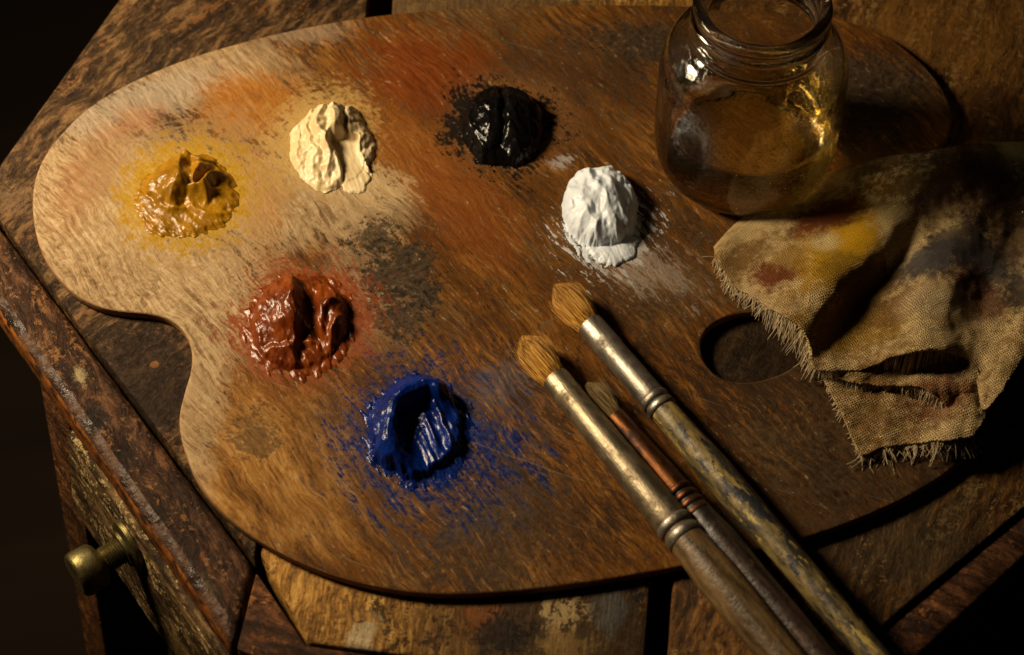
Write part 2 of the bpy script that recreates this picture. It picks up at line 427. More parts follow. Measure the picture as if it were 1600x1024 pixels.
RAG0 = at(1400, 480, ZT0 := T + 0.0003)
def cloth_material():
    m = M('stained_linen'); P = m.co
    uv = m.node('TexCoord').outputs['UV']
    Wu = m.warp(m.warp(uv, 60, 0.0030), 300, 0.0006)
    def wave(d):
        n = m.node('TexWave', wave_type='BANDS', bands_direction=d); m.put(n.inputs[0], Wu)
        n.inputs['Scale'].default_value = 285; n.inputs['Distortion'].default_value = 3.2; n.inputs['Detail'].default_value = 2; n.inputs['Detail Scale'].default_value = 2.5
        return n.outputs['Fac']
    a, b = wave('X'), wave('Y')
    ck = m.node('TexChecker'); m.put(ck.inputs[0], uv); ck.inputs['Scale'].default_value = 800
    weave = m.mth('MAXIMUM', m.mul(a, 0.9), b)
    fuzz = m.noise(uv, 900, 5, 0.75)
    L = m.hc(m.noise(P, 38, 5, 0.6)); S = m.hc(m.noise(P, 260, 5, 0.75))
    nz = m.add(m.mul(L, 0.55), m.mul(S, 0.45))
    col = m.mix(m.rng(m.add(m.mul(L, 0.6), m.mul(S, 0.4)), 0.2, 0.8), (0.22, 0.125, 0.042), (0.58, 0.42, 0.20))
    def st(px, py, rx, ry, rot, c, am, amt=0.8, lo=0.35, hi=1.05, z=0.012):
        nonlocal col
        rx *= 1.25; ry *= 1.3
        c0 = at(px, py, z) - RAG0
        q = m.mp(P, loc=(c0.x, c0.y, 0), rot=math.radians(rot), sc=(rx / PXM, ry / PXM / 0.82, 1000))
        d = m.add(m.vm('LENGTH', q, (0, 0, 0)), m.mul(m.add(nz, -0.5), amt))
        col = m.mix(m.mul(m.rng(d, lo, hi, 1.0, 0.0), am), col, c)
    st(1310, 395, 120, 44, 50, (0.52, 0.28, 0.006), 0.95, 1.0)
    st(1285, 395, 26, 20, 30, (0.62, 0.48, 0.24), 0.8)
    st(1230, 420, 40, 40, 0, (0.28, 0.14, 0.02), 0.7)
    st(1300, 350, 75, 30, 25, (0.13, 0.028, 0.008), 0.95)
    st(1200, 440, 34, 28, 20, (0.15, 0.035, 0.010), 0.95)
    st(1225, 445, 25, 14, 20, (0.17, 0.045, 0.015), 0.8)
    st(1330, 520, 90, 30, 10, (0.30, 0.17, 0.018), 0.8)
    st(1390, 500, 50, 22, 20, (0.15, 0.05, 0.03), 0.6)
    st(1460, 330, 40, 60, -30, (0.13, 0.038, 0.025), 0.85)
    st(1550, 330, 55, 40, -30, (0.12, 0.050, 0.035), 0.7)
    st(1440, 430, 60, 38, 10, (0.035, 0.040, 0.055), 0.9)
    st(1550, 440, 55, 45, 0, (0.025, 0.030, 0.045), 0.9)
    st(1430, 340, 40, 30, 0, (0.16, 0.09, 0.09), 0.5)
    st(1530, 490, 60, 40, 0, (0.12, 0.040, 0.022), 0.75)
    st(1480, 400, 60, 30, 20, (0.045, 0.040, 0.040), 0.8, 1.3)
    st(1590, 470, 40, 60, 0, (0.040, 0.034, 0.030), 0.8, 1.3)
    st(1400, 330, 50, 24, 30, (0.16, 0.085, 0.018), 0.7, 1.2)
    st(1330, 470, 40, 60, 40, (0.16, 0.095, 0.014), 0.7, 1.2)
    st(1470, 625, 60, 36, 10, (0.17, 0.060, 0.028), 0.8)
    st(1345, 275, 160, 40, 15, (0.12, 0.075, 0.022), 0.7)
    st(1370, 455, 60, 26, 40, (0.10, 0.055, 0.018), 0.7)
    st(1450, 500, 50, 26, 10, (0.62, 0.48, 0.27), 0.6)
    st(1590, 400, 50, 60, 0, (0.10, 0.055, 0.028), 0.7)
    st(1500, 300, 120, 40, 0, (0.05, 0.035, 0.022), 0.7)
    col = m.mix(m.mul(m.rng(weave, 0.30, 0.80, 1.0, 0.0), 0.65), col, m.mix(0.65, col, (0.05, 0.03, 0.015)))
    n = m.bump(m.add(m.mul(weave, 0.75), m.mul(fuzz, 0.35)), 0.0010, 0.9)
    return m.out(col=col, rough=0.95, spec=0.05, nrm=n)

def glass_material():
    m = M('old_glass'); P = m.co
    n = m.noise(P, 55, 3, 0.5); s = m.noise(P, 650, 4, 0.7)
    b = m.bump(n, 0.0008, 0.25)
    b = m.bump(m.rng(s, 0.55, 0.72), 0.0002, 0.5, b)
    m.b.inputs['Transmission Weight'].default_value = 1.0
    return m.out(col=(0.985, 0.985, 0.95), rough=0.0, ior=1.48, nrm=b)

def oil_material():
    m = M('amber_oil')
    v = m.node('VolumeAbsorption'); v.inputs['Color'].default_value = (0.96, 0.78, 0.10, 1); v.inputs['Density'].default_value = 34
    m.t.links.new(v.outputs[0], m.t.nodes['Material Output'].inputs['Volume'])
    m.b.inputs['Transmission Weight'].default_value = 1.0
    return m.out(col=(1, 1, 1), rough=0.0, ior=1.40)

# ------------------------------------------------------------------ floor
fl = M('floor_boards')
g = fl.fib(fl.co, 0.2, 1.2, 14, 5)
fl.out(col=fl.mix(g, (0.006, 0.004, 0.0025), (0.022, 0.014, 0.008)), rough=0.85, spec=0.1)
floor = link('floor', mesh('floor', [(-3, -3, -0.62), (3, -3, -0.62), (3, 4, -0.62), (-3, 4, -0.62)], [(0, 1, 2, 3)]), fl.m)
floor['kind'] = 'structure'

# ------------------------------------------------------------------ table
table = empty('work_table', (0, 0, -0.62))
tag(table, 'old six sided wooden work table, paint stained, with a brass knobbed drawer', 'table')
DK = dict(c_dark=(0.022, 0.014, 0.010), c_mid=(0.075, 0.042, 0.024), c_light=(0.20, 0.115, 0.058))
mt_border = board_material('dark_border_wood', -62, (0.012, 0.007, 0.005), (0.048, 0.021, 0.010), (0.145, 0.066, 0.027), fleck=(0.22, 0.10, 0.030),
    stains_and_shade=[(120, 575, 40, 18, -62, (0.46, 0.36, 0.18), 0.8, 1.2, 0.3, 1.0), (95, 600, 60, 14, -58, (0.34, 0.26, 0.13), 0.7, 1.6, 0.3, 1.0),
            (150, 640, 60, 22, -58, (0.012, 0.011, 0.010), 0.8, 1.6, 0.3, 1.0), (310, 900, 50, 26, -40, (0.15, 0.12, 0.04), 0.6, 1.5, 0.3, 1.0)], rough=0.40)
mt_left = board_material('dark_panel_wood', 55, (0.016, 0.010, 0.006), (0.062, 0.034, 0.015), (0.20, 0.112, 0.044), fleck=(0.17, 0.07, 0.022), along=34, across=150,
    stains_and_shade=[(215, 590, 130, 130, 0, (0.030, 0.018, 0.011), 0.85, 0.7, 0.5, 1.2), (240, 560, 10, 8, 0, (0.32, 0.14, 0.05), 0.8, 1.0, 0.3, 1.0), (15, 300, 60, 40, 0, (0.24, 0.14, 0.07), 0.6, 1.6, 0.3, 1.0)])
mt_mid = board_material('pale_plank_wood', 84, (0.085, 0.038, 0.009), (0.34, 0.165, 0.034), (0.58, 0.34, 0.090), along=26, across=210,
    stains_and_shade=[(900, 960, 330, 150, 0, (0.065, 0.036, 0.015), 0.95, 1.2, 0.6, 1.05), (740, 950, 60, 60, 0, (0.26, 0.085, 0.020), 0.8, 1.8, 0.3, 1.0), (790, 985, 90, 40, 0, (0.016, 0.013, 0.011), 0.85, 2.0, 0.3, 1.0),
            (560, 985, 30, 28, -20, (0.60, 0.47, 0.27), 0.85, 3.0, 0.30, 0.75), (885, 945, 38, 36, 0, (0.58, 0.41, 0.18), 0.9, 3.0, 0.30, 0.75), (960, 940, 40, 50, 0, (0.13, 0.13, 0.12), 0.7, 1.9, 0.3, 1.0),
            (880, 1000, 70, 30, 0, (0.36, 0.22, 0.07), 0.7, 1.8, 0.3, 1.0), (1000, 920, 24, 60, 0, (0.015, 0.017, 0.022), 0.8, 1.5, 0.3, 1.0), (700, 0, 400, 60, 0, (0.10, 0.062, 0.030), 0.85, 1.0, 0.5, 1.2)])
mt_right = board_material('worn_right_wood', 70, (0.024, 0.012, 0.005), (0.11, 0.048, 0.013), (0.25, 0.118, 0.030), fleck=(0.30, 0.18, 0.06), along=34, across=150,
    stains_and_shade=[(1170, 545, 170, 130, 0, (0.018, 0.010, 0.004), 0.92, 0.9, 0.6, 1.2), (1480, 60, 260, 160, 0, (0.32, 0.150, 0.030), 0.6, 1.3, 0.3, 1.1), (1400, 830, 260, 160, 0, (0.12, 0.085, 0.042), 0.6, 1.4, 0.3, 1.1), (1560, 150, 60, 60, 0, (0.06, 0.026, 0.012), 0.6, 1.4, 0.3, 1.1)])  # first entry paints the thumb hole's shade onto the wood
mt_red = board_material('reddish_frame_wood', -25, (0.014, 0.007, 0.004), (0.060, 0.024, 0.010), (0.15, 0.060, 0.020), fleck=(0.28, 0.11, 0.025))
mt_side = board_material('drawer_wood', -62, (0.014, 0.009, 0.005), (0.060, 0.034, 0.014), (0.19, 0.115, 0.045), fleck=(0.40, 0.29, 0.12), along=40, across=120)

TH = 0.026
ZB = -0.0025
def xy(pts, z): return [tuple(at(a, b, z).xy) for a, b in pts]
# front-left border board with worn round nosing
me = prism(xy([(-90, 362), (0, 490), (366, 1014), (398, 884), (0, 352), (-60, 275)], ZB), -TH, ZB, 0.0058, 5)
bm = bmesh.new(); bm.from_mesh(me)
bmesh.ops.subdivide_edges(bm, edges=[e for e in bm.edges if e.calc_length() > 0.05], cuts=60, use_grid_fill=False)
for v in bm.verts:
    k = gn(v.co.x * 70, v.co.y * 70 + v.co.z * 120) * 0.0007 + gn(v.co.x * 240, v.co.y * 240, 3) * 0.0003
    v.co += Vector((-0.8, -0.5, 0.3)) * float(k)
bm.to_mesh(me); bm.free()
nose = link('border_board', me, mt_border, table, 50)
wx = M('waxed_edge'); n1 = wx.noise(wx.co, 260, 5, 0.65); n2 = wx.noise(wx.co, 60, 4, 0.6)
wx.out(col=wx.mix(wx.rng(n2, 0.4, 0.62), (0.022, 0.012, 0.008), (0.085, 0.045, 0.026)), rough=wx.rng(n2, 0.35, 0.65, 0.22, 0.6), spec=wx.rng(n1, 0.38, 0.62, 0.03, 0.30), nrm=wx.bump(wx.add(wx.noise(wx.co, 330, 3), wx.mul(n1, 0.5)), 0.0016, 0.8))
me.materials.append(wx.m)
rb = M('rubbed_orange_edge'); n1 = rb.noise(rb.co, 140, 6, 0.7); n2 = rb.fib(rb.co, math.radians(-60), 25, 300, 5)
rb.out(col=rb.mix(rb.rng(rb.add(rb.mul(n1, 0.6), rb.mul(n2, 0.4)), 0.42, 0.58), (0.035, 0.016, 0.009), (0.26, 0.085, 0.014)), rough=0.45, spec=0.2, nrm=rb.bump(n1, 0.001, 0.6))
me.materials.append(rb.m)
for f in me.polygons:
    n = f.normal
    if n.x < -0.05 and n.y < 0.05:
        if 0.50 < n.z < 0.995: f.material_index = 1
        elif -0.3 < n.z <= 0.50: f.material_index = 2
link('panel_board', prism(xy([(-58, 338), (2, 346), (397, 872), (404, 832), (572, 22), (577, -60), (250, -90), (-58, 338)][:-1], 0), -0.018, 0, 0.0012, 2), mt_left, table, 40)
link('panel_board', prism(xy([(406, 866), (413, 832), (612, 22), (616, -60), (1105, -60), (1088, 10), (1017, 900), (1003, 1080), (860, 1055), (480, 1003)], 0), -0.018, 0, 0.0022, 2), mt_mid, table, 40)
link('panel_board', prism(xy([(1052, 900), (1120, 10), (1135, -60), (1590, -70), (1612, 30), (1760, 420), (1640, 760), (1396, 962), (1290, 1062), (1040, 1080)], 0), -0.018, 0, 0.0018, 2), mt_right, table, 40)
link('border_board', prism(xy([(400, 892), (478, 1007), (860, 1062), (1003, 1086), (1290, 1068), (1300, 1130), (800, 1200), (369, 1014)], ZB), -TH, ZB, 0.0015, 2), mt_red, table, 40)
link('border_board', prism(xy([(1294, 1070), (1400, 966), (1644, 764), (1764, 424), (1830, 430), (1700, 780), (1480, 985), (1310, 1140)], ZB), -TH, ZB, 0.0025, 3), mt_red, table, 40)
# sub-frame closing the gaps between the boards
link('under_board', prism(xy([(-40, 350), (250, -60), (1580, -50), (1720, 420), (1640, 740), (1300, 1060), (420, 960)], 0), -0.034, -0.0265, 0), mt_red, table)
# front-left side: unit vectors along the edge and outward
e0, e1 = at(0, 490, ZB), at(366, 1014, ZB)
U = (e1 - e0).normalized(); U.z = 0; U.normalize()
NO = Vector((U.y, -U.x, 0))
if NO.x > 0: NO = -NO
def side_box(s0, s1, d0, d1, z0, z1, bev=0.001, seg=2):
    """box along the front-left edge: s metres along it, d metres inward"""
    p = [e0 + U * s - NO * d for s, d in ((s0, d0), (s1, d0), (s1, d1), (s0, d1))]
    return prism([(q.x, q.y) for q in p], z0, z1, bev, seg)
PM = 0.000342
def splay(me, z0, k):
    """lean a part outward below height z0"""
    for v in me.vertices: v.co += NO * (max(0.0, z0 - v.co.z) * k)
    return me
link('apron_rail', side_box(80 * PM, 0.34, 0.012, 0.030, -0.104, -TH), mt_side, table, 40)
link('leg', splay(side_box(46 * PM, 132 * PM, 0.005, 0.044, -0.62, -TH, 0.002), -TH, 0.09), mt_red, table, 40)
def post(px, py):
    c = at(px, py, 0)
    return prism([(c.x - .02, c.y - .02), (c.x + .02, c.y - .02), (c.x + .02, c.y + .02), (c.x - .02, c.y + .02)], -0.62, -0.034, 0.002)
link('leg', post(1560, 600), mt_red, table, 40)
link('leg', post(1380, 60), mt_red, table, 40)
link('leg', post(420, 60), mt_red, table, 40)
drawer = link('drawer', splay(side_box(141 * PM, 0.33, 0.001, 0.0118, -0.104, -0.043, 0.0022, 3), -0.043, 0.15), mt_side, table, 40)
link('drawer_bead', splay(side_box(147 * PM, 0.326, 0.0001, 0.0012, -0.0510, -0.0480, 0.0004, 2), -0.043, 0.15), mt_side, drawer, 60)
brass = metal_material('aged_brass', (0.17, 0.135, 0.050), (0.034, 0.030, 0.011), 0.97, 0.40)
def lathe_mesh(p0, ax, prof, seg=48, flat=None, cap=True):
    """prof: (distance along ax, radius[, widen])"""
    ax = Vector(ax).normalized()
    s = ax.cross(Vector((0, 0, 1)))
    s = Vector((1, 0, 0)) if s.length < 1e-3 else s.normalized()
    t = s.cross(ax).normalized()
    V, Fc = [], []
    for pr in prof:
        wx = pr[2] if len(pr) > 2 else 1.0
        for k in range(seg):
            a = 2 * PI * k / seg
            V.append(Vector(p0) + ax * pr[0] + s * (math.cos(a) * pr[1] * wx) + t * (math.sin(a) * pr[1]))
    for i in range(len(prof) - 1):
        for k in range(seg):
            Fc.append((i * seg + k, i * seg + (k + 1) % seg, (i + 1) * seg + (k + 1) % seg, (i + 1) * seg + k))
    if cap:
        Fc.append(tuple(range(seg))[::-1]); Fc.append(tuple((len(prof) - 1) * seg + k for k in range(seg)))
    me = mesh('lathe', V, Fc)
    bm = bmesh.new(); bm.from_mesh(me); bmesh.ops.recalc_face_normals(bm, faces=bm.faces); bm.to_mesh(me); bm.free()
    return me
# knob: find the point of the drawer face seen at (196, 862)
kd = None
for zz in np.linspace(-0.10, -0.04, 241):
    q = at(204, 852, zz)
    dd = -(q - e0).dot(NO)
    if kd is None or abs(dd - 0.001 + 0.15 * (-0.043 - zz)) < kd[0]: kd = (abs(dd - 0.001 + 0.15 * (-0.043 - zz)), q)
kp = kd[1]
link('knob_flange', lathe_mesh(kp - NO * 0.0005, NO, [(0, 0.0135), (0.0022, 0.0135), (0.0032, 0.0122), (0.0036, 0.0095), (0.005, 0.0088)]), brass, drawer, 35)
kn = [(0.0046, 0.0062)]
for k in range(8):
    kn += [(0.005 + k * 0.0012, 0.0066), (0.0056 + k * 0.0012, 0.0058)]
kn += [(0.0150, 0.0062), (0.0158, 0.0085), (0.0170, 0.0102), (0.0185, 0.0110), (0.0265, 0.0113), (0.0284, 0.0106), (0.0292, 0.0092), (0.0290, 0.0070), (0.0294, 0.0)]
link('knob', lathe_mesh(kp, NO, kn, cap=False), brass, drawer, 60)

# ------------------------------------------------------------------ palette
OUT = [(51, 330), (54, 285), (68, 248), (94, 212), (135, 172), (195, 134), (280, 97), (380, 66), (480, 43), (580, 26), (700, 15), (850, 9), (1000, 8), (1120, 11), (1230, 17),
       (1310, 30), (1380, 55), (1432, 92), (1468, 132), (1486, 172), (1484, 206), (1462, 232), (1415, 246), (1360, 253), (1315, 268), (1300, 296), (1330, 330), (1410, 360), (1500, 420),
       (1556, 500), (1570, 580), (1548, 660), (1500, 722), (1430, 770), (1340, 812), (1240, 846), (1140, 870), (1040, 890), (920, 910), (800, 924), (680, 928), (580, 915), (490, 888),
       (410, 848), (350, 803), (310, 755), (287, 700), (280, 655), (288, 615), (298, 580), (299, 548), (288, 520), (265, 500), (232, 491), (190, 487), (150, 478), (112, 456), (80, 420), (60, 380)]
outline = [tuple(at(a, b, T).xy) for a, b in catmull(OUT, 8)]
hc = at(1172, 543, T)
hole = []
for k in range(72):
    a = 2 * PI * k / 72
    p = at(1172 + 80 * math.cos(a) + 3 * math.cos(2 * a), 543 - 55 * math.sin(a) + 2 * math.cos(3 * a), T)
    hole.append((p.x, p.y))
cu = bpy.data.curves.new('palette_outline', 'CURVE'); cu.dimensions = '2D'; cu.fill_mode = 'BOTH'
for pts in (outline, hole):
    sp = cu.splines.new('POLY'); sp.points.add(len(pts) - 1); sp.use_cyclic_u = True
    for q, p in zip(sp.points, pts): q.co = (p[0], p[1], 0, 1)
BV = 0.0011
cu.extrude = T / 2 - BV; cu.bevel_depth = BV; cu.bevel_resolution = 2; cu.offset = -BV
tmp = bpy.data.objects.new('tmp', cu); COL.objects.link(tmp)
dg = bpy.context.evaluated_depsgraph_get()
pm = bpy.data.meshes.new_from_object(tmp.evaluated_get(dg))
bpy.data.objects.remove(tmp)
pm.materials.clear()
pm.transform(Matrix.Translation((0, 0, T / 2 + 0.0003)))
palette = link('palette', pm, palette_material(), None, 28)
tag(palette, "large kidney shaped wooden artist's palette with thumb hole, smeared with old paint", 'palette')
ZT = T + 0.0003

# ------------------------------------------------------------------ paint dabs
def dab(label, mat, cx, cy, rx, ry, hfun, n=230, ext=1.55, thr=0.00018):
    c = at(cx, cy, ZT)
    RX, RY = rx / PXM, ry / PXM / 0.82
    u, v = np.meshgrid(np.linspace(-ext, ext, n), np.linspace(-ext, ext, n))
    h = hfun(u, v) * 0.001
    V = np.stack([u * RX, v * RY, np.maximum(h - thr, 0) + 0.00015], -1)
    ok = (h > thr); cell = ok[:-1, :-1] & ok[1:, :-1] & ok[:-1, 1:] & ok[1:, 1:]
    me, _ = grid_mesh('paint_dab', V, cell)
    o = link('paint_dab', me, mat, None, 180)
    o.location = c
    return tag(o, label, 'paint', 'dabs of oil paint on the palette')

def rad(u, v, amp=0.12, f=1.6, seed=0):
    r = np.hypot(u, v); a = np.arctan2(v, u)
    return r * (1 + amp * fbm(np.cos(a) * f + 5, np.sin(a) * f, 3, seed)) + 0.03 * fbm(u * 7, v * 7, 3, seed + 1)
def rot(u, v, deg):
    c, s = math.cos(math.radians(deg)), math.sin(math.radians(deg))
    return u * c + v * s, -u * s + v * c
def streaks(u, v, deg, fa, fc, seed, o=4):
    a, b = rot(u, v, deg)
    b = b + 0.06 * fbm(u * 2.5, v * 2.5, 2, seed + 9)
    return fbm(a * fa, b * fc, o, seed)
def skirt(u, v, r, r0, r1, deg, seed, amp=0.9, dens=0.0):
    """thin broken film that thins out from r0 to r1"""
    s = streaks(u, v, deg, 3.0, 13, seed) + 0.5 * fbm(u * 16, v * 16, 3, seed + 4)
    t = s * 1.1 + dens + 0.75 * (1 - 2 * sst(r, r0, r1))
    return 0.6 * amp * blur(np.clip(t, 0, 1.0), 2)

def dwarp(u, v, a, f, seed):
    return u + a * fbm(u * f + 3, v * f, 3, seed), v + a * fbm(u * f, v * f + 7, 3, seed + 1)
def fold(u, v, cx, cy, ang, L, h, wf, wb):
    """curled ridge: gentle on one side, steep on the other"""
    a, b = rot(u - cx, v - cy, ang)
    b = b + 0.5 * a * a / max(L, .1)
    wv = np.where(b > 0, wf, wb)
    return h * np.exp(-(b / wv) ** 2) * sst(L - np.abs(a), 0, L * 0.7)

def h_ochre(u, v):
    r = rad(u, v, 0.14, 1.5, 1)
    base = 2.6 * np.sqrt(np.clip(1 - (r / 1.02) ** 2, 0, 1)) + 0.6 * streaks(u, v, -48, 2.0, 8, 2) * (r < 1.05)
    a, b = dwarp(u, v, 0.10, 1.9, 4)
    rc = rad((a - 0.05) / 0.86, (b - 0.28) / 0.74, 0.16, 1.3, 4)
    e = np.clip(1 - rc ** 2, 0, 1) ** 0.6
    s = a + 0.30 * (b - 0.3) ** 2 - 0.05
    f = np.interp(s, [-0.9, -0.30, -0.20, -0.11, 0.02, 0.9], [0.62, 0.98, 1.0, 0.72, 0.30, 0.34])
    cl = 12.0 * e * f
    cl += sst(e, 0, 0.4) * (fold(a, b, 0.16, 0.36, 70, 0.42, 6.0, 0.14, 0.07) + fold(a, b, 0.40, 0.22, 60, 0.45, 6.5, 0.10, 0.08)
                            + fold(a, b, 0.15, 0.00, 170, 0.50, 4.5, 0.10, 0.07) + fold(a, b, 0.05, 0.72, 160, 0.40, 5.0, 0.10, 0.10))
    h = np.maximum(base, cl) + 0.9 * rid(a * 3.8, b * 3.8, 3, 5) * sst(cl, 0.5, 4)
    h += fold(a, b, -0.30, -0.36, 165, 0.45, 2.2, 0.09, 0.05) + fold(a, b, 0.30, -0.42, 150, 0.5, 1.6, 0.08, 0.05) + 0.4 * rid(u * 8, v * 5, 2, 7) * (r < 1)
    h = blur(h, 2)
    ed = 1.05 - r + 0.18 * streaks(u, v, -45, 2.2, 8, 32)
    return np.maximum(blur(h * sst(ed, 0, 0.22), 1), skirt(u, v, r, 0.80, 1.30, -45, 31, 0.6))

def h_naples(u, v):
    r = rad(u, v + 0.05, 0.16, 1.7, 12)
    e = np.clip(1 - (r / 1.0) ** 2, 0, 1) ** 0.5
    p, q = dwarp(u, v, 0.24, 1.7, 18)
    s = p + 0.20 * q
    f = np.interp(s, [-1, -0.75, -0.62, -0.45, -0.34, -0.18, -0.06, 0.10, 0.26, 0.40, 0.52, 0.7, 0.9], [0.45, 0.58, 0.45, 0.74, 0.56, 0.92, 0.70, 1.0, 0.86, 0.50, 0.62, 0.46, 0.3])
    g = np.interp(q, [-1.0, -0.6, -0.1, 0.4, 0.8, 1.0], [0.25, 0.45, 0.8, 1.0, 1.1, 0.9])
    h = 15.5 * e * f * g + (1.2 * rid(p * 3.2, q * 2.4, 2, 14) + 1.6 * fbm(u * 2.6, v * 2.6, 3, 28) + 0.7 * rid(p * 8, q * 7, 2, 15)) * sst(e, 0.05, 0.6)
    # flat swipe of the palette knife towards the lower right
    a, b = rot(p - 0.42, q + 0.46, -66)
    a = a + 0.06 * fbm(u * 6, v * 6, 3, 19); b = b + 0.03 * fbm(u * 5, v * 5, 2, 20)
    sw = sst(0.66 - np.abs(a), 0, 0.10) * sst(0.30 - np.abs(b), 0, 0.05)
    fl = 2.2 - 1.6 * a + 0.35 * streaks(u, v, -66, 1.0, 11, 17)
    h = h * (1 - sw) + np.clip(fl, 0.5, 9) * sw
    lip = sst(0.62 - np.abs(a), 0, 0.2) * np.exp(-((b - 0.33) / 0.045) ** 2) * 2.6 + sst(0.55 - np.abs(a + 0.05), 0, 0.2) * np.exp(-((b + 0.33) / 0.05) ** 2) * 1.6
    h = blur(h * sst(1.08 - r + 0.10 * fbm(u * 5, v * 5, 3, 30), 0, 0.16), 4)
    h = np.maximum(h, np.maximum(fl * 0.8 * sw, lip * (1 + 0.5 * fbm(u * 9, v * 9, 2, 29))))
    a2, b2 = rot(p + 0.12, q + 0.82, -60)
    a2 = a2 + 0.10 * fbm(u * 7, v * 7, 3, 25)
    thin = (0.8 + 0.4 * streaks(u, v, -60, 1.2, 10, 27)) * sst(0.36 - np.abs(a2), 0, 0.08) * sst(0.22 - np.abs(b2), 0, 0.08)
    h = np.maximum(h, thin)
    return np.maximum(h, skirt(u, v + 0.3, r, 0.75, 1.25, -55, 34, 0.5, -0.1) * (v < 0.2))

def h_black(u, v):
    r = rad(u, v, 0.10, 1.5, 21)
    e = np.clip(1 - (r / 0.98) ** 2, 0, 1) ** 0.6
    a, b = rot(u, v, -60)
    h = 12.5 * e * (1 + 0.16 * fbm(u * 1.8, v * 1.8, 3, 22)) + 1.5 * rid(a * 1.3, b * 3.2 + 0.4 * fbm(u * 2, v * 2, 2, 24), 3, 23) * sst(e, 0, 0.6)
    h -= 2.8 * np.exp(-((u + 0.02 + 0.2 * fbm(u * 2, v * 2, 2, 26)) / 0.10) ** 2) * sst(e, 0.2, 0.8)
    h += 1.0 * np.exp(-((r - 0.80) / 0.05) ** 2) * (u - v < 0.5)
    h = blur(h, 2)
    return np.maximum(h * sst(1.02 - r, 0, 0.06), skirt(u, v, r, 0.85, 1.30, -30, 37, 0.9, -0.12))

def h_white(u, v):
    r = rad(u, v - 0.10, 0.10, 1.5, 41)
    e = np.clip(1 - (r / 0.95) ** 2, 0, 1) ** 0.50
    a, b = rot(u, v, -63)
    b = b + 0.22 * fbm(u * 1.6, v * 1.6, 3, 42)
    h = 14.5 * e * (0.92 + 0.15 * fbm(u * 1.5, v * 1.5, 2, 44)) + (2.6 * rid(a * 1.0, b * 2.5, 2, 43) + 1.0 * rid(u * 3.6, v * 2.6, 2, 45) + 0.8 * fbm(u * 3, v * 3, 2, 46)) * sst(e, 0, 0.7)
    h = blur(h, 4) * sst(1.0 - r + 0.10 * fbm(u * 5, v * 5, 3, 50), 0, 0.14)
    # flattened foot below
    r2 = rad((u - 0.30) / 0.62, (v + 0.78) / 0.42, 0.25, 1.7, 47)
    foot = (2.6 * np.clip(1 - r2 ** 2, 0, 1) ** 0.5 + 0.5 * streaks(u, v, -55, 1.5, 5, 48)) * sst(1.05 - r2, 0, 0.15)
    h = np.maximum(h, foot)
    return np.maximum(h, skirt(u, v + 0.25, np.hypot(u - 0.05, v + 0.25) * 1.0, 0.75, 1.35, -52, 49, 0.8, -0.12))

def h_red(u, v):
    r = rad(u, v, 0.07, 1.3, 51)
    e = np.clip(1 - (r / 0.99) ** 2, 0, 1) ** 0.55
    a, b = dwarp(u, v, 0.12, 1.7, 52)
    s = a + 0.06 * b + 0.10 * b * b
    f = np.interp(s, [-1.0, -0.50, -0.14, -0.04, 0.05, 0.16, 0.34, 0.46, 0.62, 0.78, 0.95], [0.66, 0.80, 1.0, 0.95, 0.58, 0.34, 0.32, 0.48, 0.60, 0.70, 0.6])
    g = np.interp(b, [-1.0, -0.75, -0.62, -0.50, -0.38, -0.15, 0.2, 1], [0.40, 0.45, 0.56, 0.42, 0.56, 0.80, 1.0, 1.05])
    h = 16.5 * e * f * g
    h += (1.3 * streaks(u, v, -62, 1.4, 6.5, 53) + 0.9 * rid(a * 3.2, b * 2.8, 3, 54)) * sst(e, 0, 0.55)
    h += sst(e, 0, 0.4) * (fold(a, b, 0.50, 0.10, 60, 0.5, 2.6, 0.10, 0.06) + fold(a, b, 0.66, -0.15, 65, 0.4, 2.0, 0.08, 0.05) + fold(a, b, 0.12, -0.42, 10, 0.4, 1.6, 0.06, 0.08))
    h = blur(h, 2) * sst(1.0 - r, 0, 0.16)
    film = (1.2 + 0.9 * streaks(u, v, -50, 2.4, 8, 57)) * sst(1.13 - r + 0.24 * streaks(u, v, -50, 2.2, 8, 59), 0, 0.22)
    film = blur(film, 2) * 0.8
    return np.maximum(np.maximum(h, film), skirt(u, v, r, 0.95, 1.42, -48, 55, 0.6, -0.15))

